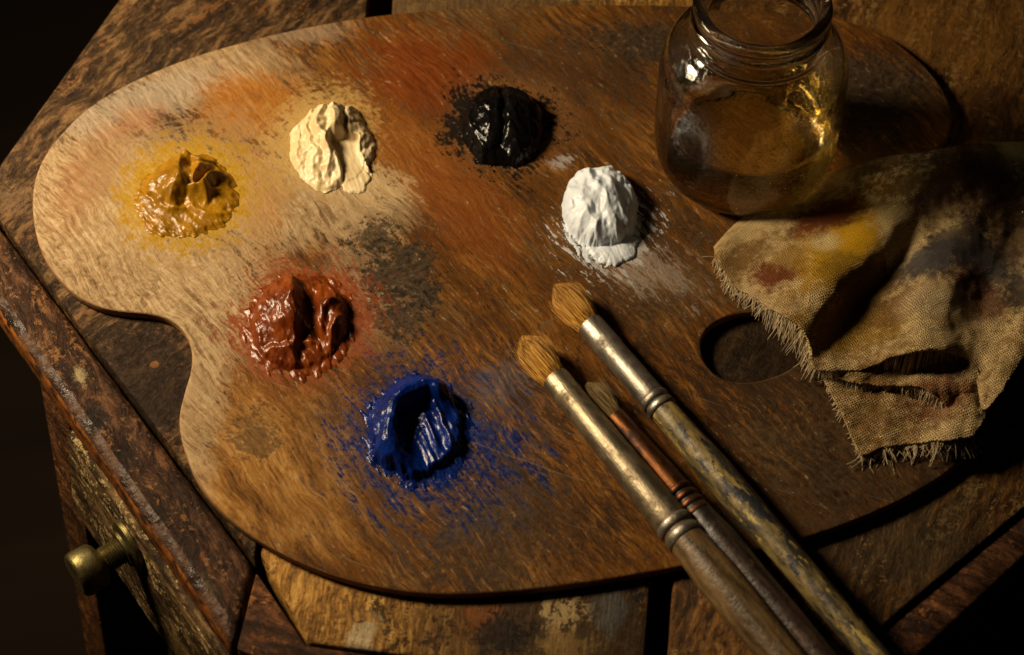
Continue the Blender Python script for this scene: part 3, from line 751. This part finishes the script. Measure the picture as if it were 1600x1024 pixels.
def h_blue(u, v):
    r = rad(u, v, 0.10, 1.5, 61)
    e = np.clip(1 - (r / 1.0) ** 2, 0, 1) ** 0.5
    a, b = dwarp(u, v, 0.07, 1.8, 62)
    # C shaped crest open to the lower right
    ca, cb = a - 0.22, b + 0.12
    R = np.hypot(ca, cb * 0.95); th = np.degrees(np.arctan2(cb, ca))
    arc = np.where(th >= 0, sst(th, 25, 75), sst(-th, 95, 150))
    prof = np.interp(R, [0, 0.38, 0.52, 0.62, 0.72, 0.85, 1.1, 1.4], [0, 0.02, 0.25, 0.85, 1.0, 0.92, 0.6, 0.3])
    inner = 3.2 + 1.4 * a + 1.3 * streaks(u, v, -60, 0.9, 5.5, 63) * sst(a, -0.2, 0.3)
    inner = inner + 3.0 * np.exp(-((a - 0.55 + 0.45 * (b + 0.1)) / 0.07) ** 2) * sst(0.6 - np.abs(b + 0.05), 0, 0.3) + 1.8 * np.exp(-((a - 0.30 + 0.45 * (b + 0.1)) / 0.05) ** 2) * sst(0.45 - np.abs(b + 0.1), 0, 0.3)
    h = sst(e, 0.0, 0.5) * inner + 12.5 * e * prof * arc
    h += 0.8 * streaks(R, th / 60.0, 90, 1.2, 7, 64) * sst(e, 0, 0.5) * arc
    h = blur(h, 2) * sst(1.0 - r + 0.10 * streaks(u, v, -55, 2.2, 7, 68), 0, 0.18)
    film = (1.0 + 1.1 * streaks(u, v, -55, 2, 8, 67)) * sst(1.10 - r + 0.28 * streaks(u, v, -55, 2.2, 8, 69), 0, 0.25)
    film = blur(film, 2) * 0.8
    sk = skirt(u - 0.12, v + 0.10, np.hypot(u - 0.12, v + 0.12), 0.80, 1.48, -52, 65, 0.7, -0.05)
    return np.maximum(np.maximum(h, film), sk)

dab('yellow ochre paint heap with a dark folded crater', paint_material('ochre_paint', (0.19, 0.086, 0.003), (0.30, 0.142, 0.005), 0.26, sp=0.32), 293, 308, 86, 72, h_ochre)
dab('pale cream paint heap with a flat palette knife swipe', paint_material('cream_paint', (0.58, 0.44, 0.22), (0.72, 0.59, 0.36), 0.34, 0.25, sp=0.45), 519, 230, 72, 74, h_naples)
dab('glossy black paint heap with broken ragged edges', paint_material('black_paint', (0.003, 0.0025, 0.0025), (0.005, 0.0045, 0.004), 0.15, sp=0.26), 786, 200, 72, 74, h_black)
dab('white paint heap with ridged strokes beside the glass jar', paint_material('white_paint', (0.64, 0.70, 0.77), (0.72, 0.79, 0.87), 0.32, 0.25, sp=0.45), 938, 335, 66, 72, h_white)
dab('glossy brick red paint heap split by a dark hollow', paint_material('red_paint', (0.095, 0.016, 0.002), (0.19, 0.040, 0.004), 0.23, sp=0.34), 468, 508, 80, 78, h_red)
dab('deep ultramarine blue paint heap with a curled crest', paint_material('blue_paint', (0.001, 0.007, 0.075), (0.002, 0.017, 0.15), 0.21, sp=0.36), 650, 670, 78, 76, h_blue)

# ------------------------------------------------------------------ jar and oil
jb = at(1159, 247, ZT)
OP = [(0.0, 0.0015), (0.028, 0.0015), (0.032, 0.0), (0.036, 0.0006), (0.0395, 0.0032), (0.0422, 0.008), (0.0436, 0.015), (0.0441, 0.024), (0.0441, 0.045), (0.0440, 0.060), (0.0434, 0.0665), (0.0418, 0.0725),
      (0.0392, 0.0775), (0.0360, 0.0812), (0.0330, 0.0835), (0.0314, 0.0850), (0.0310, 0.0868), (0.0321, 0.0882), (0.0325, 0.0895), (0.0318, 0.0908), (0.0304, 0.0918), (0.0300, 0.0935), (0.0303, 0.0952), (0.0314, 0.0962), (0.0316, 0.0975), (0.0306, 0.0986),
      (0.0302, 0.1000), (0.0306, 0.1015), (0.0313, 0.1028), (0.0314, 0.1042), (0.0306, 0.1056), (0.0290, 0.1062), (0.0270, 0.1060), (0.0256, 0.1050), (0.0250, 0.1034)]
IP = [(0.0249, 0.1000), (0.0252, 0.0960), (0.0250, 0.0930), (0.0252, 0.0890), (0.0262, 0.0855), (0.0300, 0.0820), (0.0345, 0.0785), (0.0380, 0.0745), (0.0402, 0.0690), (0.0410, 0.0620), (0.0412, 0.0450), (0.0412, 0.0250), (0.0406, 0.0160), (0.0390, 0.0100), (0.0355, 0.0066), (0.030, 0.0056), (0.0, 0.0056)]
op = catmull(OP, 4, False); ip = catmull(IP, 4, False)
jm = lathe_mesh((0, 0, 0), (0, 0, 1), [(z, max(r, 1e-5)) for r, z in op + ip], 96, cap=False)
jar = link('glass_jar', jm, glass_material(), None, 180)
jar.location = jb
tag(jar, 'open clear glass jar half filled with amber oil, standing on the palette', 'jar')
LV = 0.037
oilp = [(r + 0.00025, z - 0.00025) for r, z in ip[::-1] if z < LV - 0.001]
oilp += [(0.0412 + 0.00025, LV), (0.0406, LV - 0.0008), (0.0396, LV - 0.0015), (0.0380, LV - 0.0020), (0.0, LV - 0.0020)]
om = lathe_mesh((0, 0, 0), (0, 0, 1), [(z, max(r, 1e-5)) for r, z in oilp], 96, cap=False)
oil = link('painting_oil', om, oil_material(), None, 60)
oil.location = jb
tag(oil, 'pool of amber painting oil inside the glass jar', 'oil')

# ------------------------------------------------------------------ brushes
def brush(label, tip, fer, ring, end, rf, rr, rh, re, m_tuft, m_fer, m_ring, m_hand, tuftw, n_hair, bands, fmid=None, z_end=0.0, seed=1):
    rnd = random.Random(seed)
    P1 = at(*fer, ZT + rf + 0.0006); P2 = at(*ring, ZT + rr + 0.0004)
    ax = (P2 - P1).normalized()
    Lf = (P2 - P1).length
    P3 = P1 + ax * ((at(*end, P2.z) - P1).length)
    Lh = (P3 - P2).length
    base = empty('paint_brush', (P1.x, P1.y, ZT))
    tag(base, label, 'brush', 'paint brushes lying on the palette')
    # handle
    pr = []
    for k in range(41):
        t = k / 40
        r = np.interp(t, [0, 0.04, 0.25, 0.5, 0.8, 1.0], [rr * 0.93, rr * 0.96, rh, (rh * 2 + re) / 3, re * 1.05, re])
        pr.append((Lf + t * Lh, float(r) * (1 + 0.012 * math.sin(t * 17 + seed))))
    link('handle', lathe_mesh(P1, ax, pr, 40), m_hand, base, 50)
    # ferrule: slightly flattened mouth
    pr = [(-0.0002, rf * 0.90, 1.02), (0.0, rf * 0.995, 1.05), (0.0006, rf, 1.05)]
    if fmid: pr += [(Lf * fmid - 0.0006, rf * 1.03, 1.03), (Lf * fmid, rf * 1.06, 1.02), (Lf * fmid + 0.002, rf * 1.03, 1.0)]
    for k in range(1, 9):
        t = k / 8
        if fmid and t < fmid + 0.05: continue
        pr.append((Lf * t * 0.97, rf + (rr - rf) * t, 1.0))
    pr.append((Lf - 0.0005, rr * 1.0)); pr.append((Lf + 0.0004, rr * 0.98))
    fo = link('ferrule', lathe_mesh(P1, ax, pr, 48), m_fer, base, 40)
    for (b0, b1) in bands:
        l = (b1 - b0)
        pr = [(Lf + b0, rr * 0.93), (Lf + b0 + 0.1 * l, rr * 1.02), (Lf + b0 + 0.3 * l, rr * 1.085), (Lf + b0 + 0.7 * l, rr * 1.085), (Lf + b0 + 0.9 * l, rr * 1.02), (Lf + b1, rr * 0.93)]
        link('crimp_ring', lathe_mesh(P1, ax, pr, 48), m_ring, fo, 50)
    # bristles
    tl = (at(*tip, P1.z) - P1).length
    s = ax.cross(Vector((0, 0, 1))).normalized(); t = s.cross(ax).normalized()
    V, Fc = [], []
    def tube(pts, r0):
        b = len(V)
        for i, p in enumerate(pts):
            rr_ = r0 * (1 - 0.75 * (i / (len(pts) - 1)) ** 2)
            for k in range(3):
                a = 2 * PI * k / 3
                V.append(p + s * (math.cos(a) * rr_) + t * (math.sin(a) * rr_))
        for i in range(len(pts) - 1):
            for k in range(3):
                Fc.append((b + i * 3 + k, b + i * 3 + (k + 1) % 3, b + (i + 1) * 3 + (k + 1) % 3, b + (i + 1) * 3 + k))
    def swell(q): return np.interp(q, [0, 0.25, 0.55, 0.8, 0.93, 1.0], [0.90, 1.10 * tuftw, 1.16 * tuftw, 1.00 * tuftw, 0.80, 0.58])
    for i in range(n_hair):
        rho = math.sqrt(rnd.random()); th = rnd.random() * 2 * PI
        if i > n_hair * 0.45: rho = 0.86 + 0.14 * rnd.random()
        ll = (0.52 + 0.48 * math.sqrt(max(0, 1 - (0.93 * rho) ** 2.4))) * (0.94 + 0.10 * rnd.random())
        wob = (rnd.random() - 0.5) * 0.14; wob2 = (rnd.random() - 0.5) * 0.14
        pts = []
        for k in range(7):
            q = k / 6 * ll
            e = rf * float(swell(q)) * rho
            pts.append(P1 - ax * (q * tl - 0.001) + s * (e * 1.05 * math.cos(th + wob * q) + wob * rf * q * q * 0.6) + t * (e * math.sin(th + wob2 * q) + wob2 * rf * q * q * 0.6))
        tube(pts, 0.00012 + 0.00010 * rnd.random())
    for i in range(60):                                   # stray hairs
        th = rnd.random() * 2 * PI; k2 = 1.1 + 0.25 * rnd.random()
        pts = []
        for k in range(6):
            q = k / 5 * (0.6 + 0.35 * rnd.random()); e = rf * float(swell(min(q, 1))) * (1 + (k2 - 1) * q)
            pts.append(P1 - ax * (k / 5 * 0.82 * tl) + s * (e * 1.05 * math.cos(th)) + t * (e * math.sin(th)))
        tube(pts, 0.00009)
    core = [(-q * tl * 0.80, rf * float(swell(q)) * 0.84 * math.sqrt(max(0.02, 1 - q ** 3))) for q in np.linspace(0, 1, 12)]
    cm = lathe_mesh(P1, ax, core[::-1], 24)
    b = len(V); V += [Vector(v.co) for v in cm.vertices]; Fc += [tuple(b + i for i in p.vertices) for p in cm.polygons]
    bpy.data.meshes.remove(cm)
    link('bristles', mesh('bristles', V, Fc), m_tuft, base, 180)
    return base

def hair_material(name, c0, c1, c2, ang):
    m = M(name)
    g = m.hc(m.fib(m.co, math.radians(ang), 26, 1150, 3, 0.6))
    L = m.noise(m.co, 160, 3, 0.6)
    return m.out(col=m.mix(m.rng(L, 0.5, 0.9), m.ramp(g, [(0.1, c0), (0.5, c1), (0.9, c2)]), c1), rough=0.5, spec=0.35)
hair1 = hair_material('hog_bristle', (0.10, 0.036, 0.004), (0.42, 0.19, 0.022), (0.68, 0.38, 0.070), -52)
hair2 = hair_material('dark_bristle', (0.060, 0.036, 0.012), (0.17, 0.105, 0.032), (0.30, 0.20, 0.07), -50)
silver = metal_material('dull_nickel', (0.36, 0.325, 0.27), (0.085, 0.066, 0.036), 0.9, 0.38)
brassy = metal_material('brassy_nickel', (0.30, 0.25, 0.165), (0.12, 0.078, 0.036), 0.95, 0.38)
copper = metal_material('copper_ferrule', (0.12, 0.045, 0.015), (0.018, 0.007, 0.004), 0.97, 0.38)
hA = handle_material('waxed_handle', [(0.36, (0.050, 0.030, 0.012)), (0.5, (0.125, 0.075, 0.030)), (0.66, (0.22, 0.135, 0.055))], flecks=[((0.17, 0.105, 0.055), 0.55, 0.72, 60, 0.3)], rough=0.36)
hB = handle_material('paint_spattered_handle', [(0.40, (0.035, 0.030, 0.022)), (0.52, (0.16, 0.115, 0.040)), (0.64, (0.30, 0.21, 0.07))],
                     flecks=[((0.020, 0.021, 0.024), 0.52, 0.56, 85, 0.0), ((0.44, 0.32, 0.065), 0.60, 0.64, 120, 1.3), ((0.30, 0.13, 0.035), 0.64, 0.68, 100, 2.7), ((0.34, 0.32, 0.22), 0.66, 0.70, 150, 4.1)], rough=0.42, along=60)
hC = handle_material('dark_lacquer_handle', [(0.40, (0.010, 0.007, 0.006)), (0.55, (0.035, 0.020, 0.013)), (0.70, (0.090, 0.048, 0.026))], flecks=[((0.13, 0.055, 0.022), 0.64, 0.69, 110, 0.7)], rough=0.34)
brush('thick brush with long brassy ferrule and plain brown handle, leftmost of the three', (816, 524), (868, 592), (1052, 818), (1330, 1168), 0.0062, 0.0080, 0.0093, 0.0076,
      hair1, brassy, silver, hA, 1.06, 1900, [(-0.001, 0.0045), (0.0050, 0.0110)], 0.12, seed=1)
brush('brush with silver ferrule and yellow and black paint spattered handle', (868, 443), (922, 508), (1020, 622), (1440, 1075), 0.0060, 0.0064, 0.0074, 0.0056,
      hair1, silver, silver, hB, 1.08, 1800, [(-0.0005, 0.0040), (0.0042, 0.0085)], 0.30, seed=2)
brush('slim brush with copper ferrule and dark lacquered handle, lying between two thicker ones', (916, 596), (962, 652), (1062, 770), (1330, 1085), 0.0046, 0.0060, 0.0074, 0.0062,
      hair2, copper, copper, hC, 1.05, 1100, [(-0.002, 0.0016), (0.0024, 0.0060), (0.0066, 0.0104), (0.0110, 0.0150)], None, seed=3)

# ------------------------------------------------------------------ rag
clothm = cloth_material()
def inside(px, py, poly):
    r = np.zeros(px.shape, bool); n = len(poly)
    for i in range(n):
        x0, y0 = poly[i]; x1, y1 = poly[i - 1]
        c = ((y0 > py) != (y1 > py)); r ^= c & (px < (x1 - x0) * (py - y0) / (y1 - y0 + 1e-12) + x0)
    return r
def nearest(px, py, poly):
    bd = np.full(px.shape, 1e9); bx = px.copy(); by = py.copy(); n = len(poly)
    for i in range(n):
        x0, y0 = poly[i - 1]; x1, y1 = poly[i]
        dx, dy = x1 - x0, y1 - y0; L = dx * dx + dy * dy + 1e-9
        t = np.clip(((px - x0) * dx + (py - y0) * dy) / L, 0, 1)
        qx, qy = x0 + t * dx, y0 + t * dy; d = np.hypot(px - qx, py - qy)
        k = d < bd; bd = np.where(k, d, bd); bx = np.where(k, qx, bx); by = np.where(k, qy, by)
    return bx, by, bd
def rough_poly(P, n=8, amp=1.3, seed=0):
    q = catmull(P, n)
    return [(x + amp * float(gn(i * 0.37, seed + 0.5)) * 2, y + amp * float(gn(i * 0.41 + 40, seed + 0.5)) * 2) for i, (x, y) in enumerate(q)]
def ridge(px, py, A, B, h, wl, wr, end=60):
    dx, dy = B[0] - A[0], B[1] - A[1]; L = math.hypot(dx, dy); dx /= L; dy /= L
    s = (px - A[0]) * dx + (py - A[1]) * dy; d = -(px - A[0]) * dy + (py - A[1]) * dx     # d > 0: left/lower side when going down-left
    wv = np.where(d > 0, wl, wr)
    g = np.exp(-(d / wv) ** 2)
    over = np.maximum(np.maximum(-s, s - L), 0)
    return h * g * np.exp(-(over / end) ** 2)
def sheet(poly, zf, step=3.0):
    xs = [p[0] for p in poly]; ys = [p[1] for p in poly]
    gx = np.arange(min(xs) - step, max(xs) + 2 * step, step); gy = np.arange(min(ys) - step, max(ys) + 2 * step, step)
    px, py = np.meshgrid(gx, gy)
    ins = inside(px, py, poly)
    bx, by, bd = nearest(px, py, poly)
    snap = ~ins
    px2 = np.where(snap & (bd < 2 * step), bx, px); py2 = np.where(snap & (bd < 2 * step), by, py)
    z = zf(px2, py2)
    V = at_np(px2, py2, ZT + z)
    any_ = ins[:-1, :-1] | ins[1:, :-1] | ins[:-1, 1:] | ins[1:, 1:]
    near = ((ins | (bd < 2 * step)))
    cell = any_ & near[:-1, :-1] & near[1:, :-1] & near[:-1, 1:] & near[1:, 1:]
    return V, cell

UP = [(1117, 400), (1140, 374), (1168, 350), (1205, 325), (1250, 299), (1300, 277), (1350, 258), (1405, 246), (1460, 238), (1520, 228), (1580, 226), (1650, 232), (1720, 270), (1730, 400), (1690, 500),
      (1612, 545), (1580, 590), (1552, 632), (1536, 640), (1530, 606), (1512, 566), (1478, 550), (1440, 550), (1395, 560), (1350, 578), (1310, 582), (1272, 576), (1264, 545), (1252, 514), (1218, 491), (1180, 468), (1148, 448), (1128, 420)]
def z_up(px, py):
    wx = px + 14 * fbm(px / 110, py / 110, 2, 80); wy = py + 14 * fbm(px / 110, py / 110, 2, 81)
    z = 0.0050 + 0 * px
    z = z + ridge(wx, wy, (1490, 225), (1225, 540), 0.0120, 85, 42, 150)          # long fold, lit on its left flank
    z = z + ridge(wx, wy, (1520, 290), (1435, 540), 0.0150, 62, 80, 75)
    z = z + ridge(wx, wy, (1660, 320), (1560, 640), 0.0110, 50, 70, 110)
    z = z - ridge(wx, wy, (1480, 330), (1330, 480), 0.0035, 26, 26, 60)
    z = z + ridge(wx, wy, (1470, 548), (1300, 574), 0.0040, 24, 34, 70)
    z = z + 0.0022 * rid(px / 105 + py / 190, py / 240 - px / 500, 2, 83)           # soft creases
    z = z + 0.010 * sst(py, 380, 230) * sst(px, 1250, 1420)
    z = z + 0.0024 * fbm(px / 120 + py / 260, py / 170, 2, 71) + 0.0007 * fbm(px / 26, py / 30, 3, 72)
    z = z * (0.35 + 0.65 * sst(px, 1120, 1240)) + 0.0022 * np.exp(-((px - 1130) / 18) ** 2)
    return np.maximum(z, 0.0015)
LO = [(1262, 540), (1290, 600), (1320, 662), (1345, 712), (1372, 703), (1410, 696), (1450, 692), (1490, 688), (1522, 680), (1545, 636), (1575, 585), (1600, 545), (1560, 500), (1420, 500), (1300, 510)]
def z_lo(px, py):
    return 0.0022 + 0.004 * sst(px, 1380, 1560) + 0.0020 * fbm(px / 60, py / 50, 3, 75) * 1.2 + ridge(px, py, (1520, 600), (1480, 690), 0.004, 30, 30) + 0.0008
FLP = [(1310, 590), (1350, 572), (1400, 556), (1455, 546), (1506, 552), (1536, 596), (1540, 640), (1524, 674), (1500, 664), (1484, 640), (1462, 622), (1440, 606), (1404, 604), (1350, 602)]
def z_fl(px, py):
    return 0.0075 + 0.004 * sst(py, 600, 560) + ridge(px, py, (1540, 590), (1450, 612), 0.006, 26, 24) + 0.0016 * fbm(px / 30, py / 30, 3, 77)
rag = empty('paint_rag', at(1400, 480, ZT))
tag(rag, 'crumpled frayed linen rag stained with paint, draped over the palette edge', 'rag')
def cloth(name, poly, zf, seed, extra_back=None):
    rp = rough_poly(poly, 8, 1.2, seed)
    V, cell = sheet(rp, zf)
    me, used = grid_mesh(name, V, cell)
    co = np.empty(len(me.vertices) * 3, np.float32); me.vertices.foreach_get('co', co); co = co.reshape(-1, 3)
    uvl = me.uv_layers.new(name='UVMap')
    li = np.empty(len(me.loops), np.int32); me.loops.foreach_get('vertex_index', li)
    a = math.radians(-28); uu = co[:, 0] * math.cos(a) - co[:, 1] * math.sin(a); vv = co[:, 0] * math.sin(a) + co[:, 1] * math.cos(a)
    uv = np.stack([uu + 0.3 * co[:, 2], vv + 0.3 * co[:, 2]], -1)[li]
    uvl.data.foreach_set('uv', uv.astype(np.float32).ravel())
    o = link(name, me, clothm, rag, 180)
    md = o.modifiers.new('thickness', 'SOLIDIFY'); md.thickness = 0.0011; md.offset = -1
    return o, rp
up, rpu = cloth('cloth_fold', UP, z_up, 1)
lo, rpl = cloth('cloth_fold', LO, z_lo, 2)
flp, rpf = cloth('cloth_fold', FLP, z_fl, 3)
# back of the rag falling to the table behind its top edge
edge = catmull([p for p in UP if p[1] < 402 and p[0] < 1725][:13], 6, False)
V, Fc = [], []
for (a, b) in edge:
    z = float(z_up(np.array([a]), np.array([b]))[0]); p = at(a, b, ZT + z)
    hb = p.z - 0.002
    for k in range(5):
        t = k / 4
        V.append((p.x, p.y + 0.010 * math.sin(t * PI / 2) , p.z - 0.0004 - hb * (1 - math.cos(t * PI / 2))))
for i in range(len(edge) - 1):
    for k in range(4): Fc.append((i * 5 + k, i * 5 + k + 1, (i + 1) * 5 + k + 1, (i + 1) * 5 + k))
bk = link('cloth_fold', mesh('cloth_back', V, Fc), clothm, rag, 180)
# frayed threads
thr = M('loose_threads'); n = thr.noise(thr.co, 300, 3)
thr.out(col=thr.mix(n, (0.30, 0.22, 0.12), (0.58, 0.47, 0.30)), rough=0.85, spec=0.15)
def fringe(pts, zf, n, l0, l1, down, seed, parent):
    rnd = random.Random(seed); V, Fc = [], []
    seg = [math.hypot(pts[i + 1][0] - pts[i][0], pts[i + 1][1] - pts[i][1]) for i in range(len(pts) - 1)]; tot = sum(seg)
    for _ in range(n):
        d = rnd.random() * tot; i = 0
        while i < len(seg) - 1 and d > seg[i]: d -= seg[i]; i += 1
        t = d / seg[i]; x = pts[i][0] + (pts[i + 1][0] - pts[i][0]) * t; y = pts[i][1] + (pts[i + 1][1] - pts[i][1]) * t
        z = float(zf(np.array([x]), np.array([y]))[0])
        p = at(x, y, ZT + z - 0.0004)
        L = l0 + (l1 - l0) * rnd.random() ** 1.6
        ang = math.atan2(-down[1], down[0]) + rnd.gauss(0, 0.6)
        dirv = Vector((math.cos(ang), math.sin(ang), 0.12 * rnd.gauss(0, 1)))
        side = Vector((-dirv.y, dirv.x, 0)); cv = rnd.gauss(0, 0.5)
        r = 0.00016 + 0.00013 * rnd.random(); b = len(V); K = 6
        for k in range(K):
            q = k / (K - 1)
            c = p - dirv * 0.0012 + dirv * (L * q) + side * (cv * L * q * q) + Vector((0, 0, -z * 0.75 * q * q + 0.0006 * math.sin(q * 5 + cv * 9)))
            c.z = max(c.z, ZT + 0.0003)
            for j in range(4):
                a = 2 * PI * j / 4; V.append(c + side * (math.cos(a) * r) + Vector((0, 0, math.sin(a) * r)))
        for k in range(K - 1):
            for j in range(4): Fc.append((b + k * 4 + j, b + k * 4 + (j + 1) % 4, b + (k + 1) * 4 + (j + 1) % 4, b + (k + 1) * 4 + j))
    link('fringe', mesh('fringe', V, Fc), thr.m, parent, 180)
fringe([(1117, 400), (1128, 420), (1148, 448), (1180, 468), (1218, 491), (1252, 514), (1264, 545), (1272, 576)], z_up, 330, 0.0015, 0.0065, (-0.45, 0.7), 5, up)
fringe([(1272, 576), (1310, 582), (1350, 578), (1395, 560), (1440, 550), (1478, 550), (1512, 566), (1530, 606), (1536, 640)], z_up, 170, 0.0006, 0.0026, (-0.2, 0.9), 6, up)
fringe([(1345, 712), (1372, 703), (1410, 696), (1450, 692), (1490, 688), (1522, 680)], z_lo, 260, 0.003, 0.0085, (0.10, 0.9), 7, lo)
fringe([(1262, 540), (1290, 600), (1320, 662), (1345, 712)], z_lo, 70, 0.001, 0.003, (-0.8, 0.3), 8, lo)
fringe([(1310, 590), (1350, 602), (1404, 604), (1440, 606), (1462, 622), (1484, 640), (1500, 664), (1524, 674)], z_fl, 160, 0.001, 0.0045, (-0.2, 0.8), 9, flp)
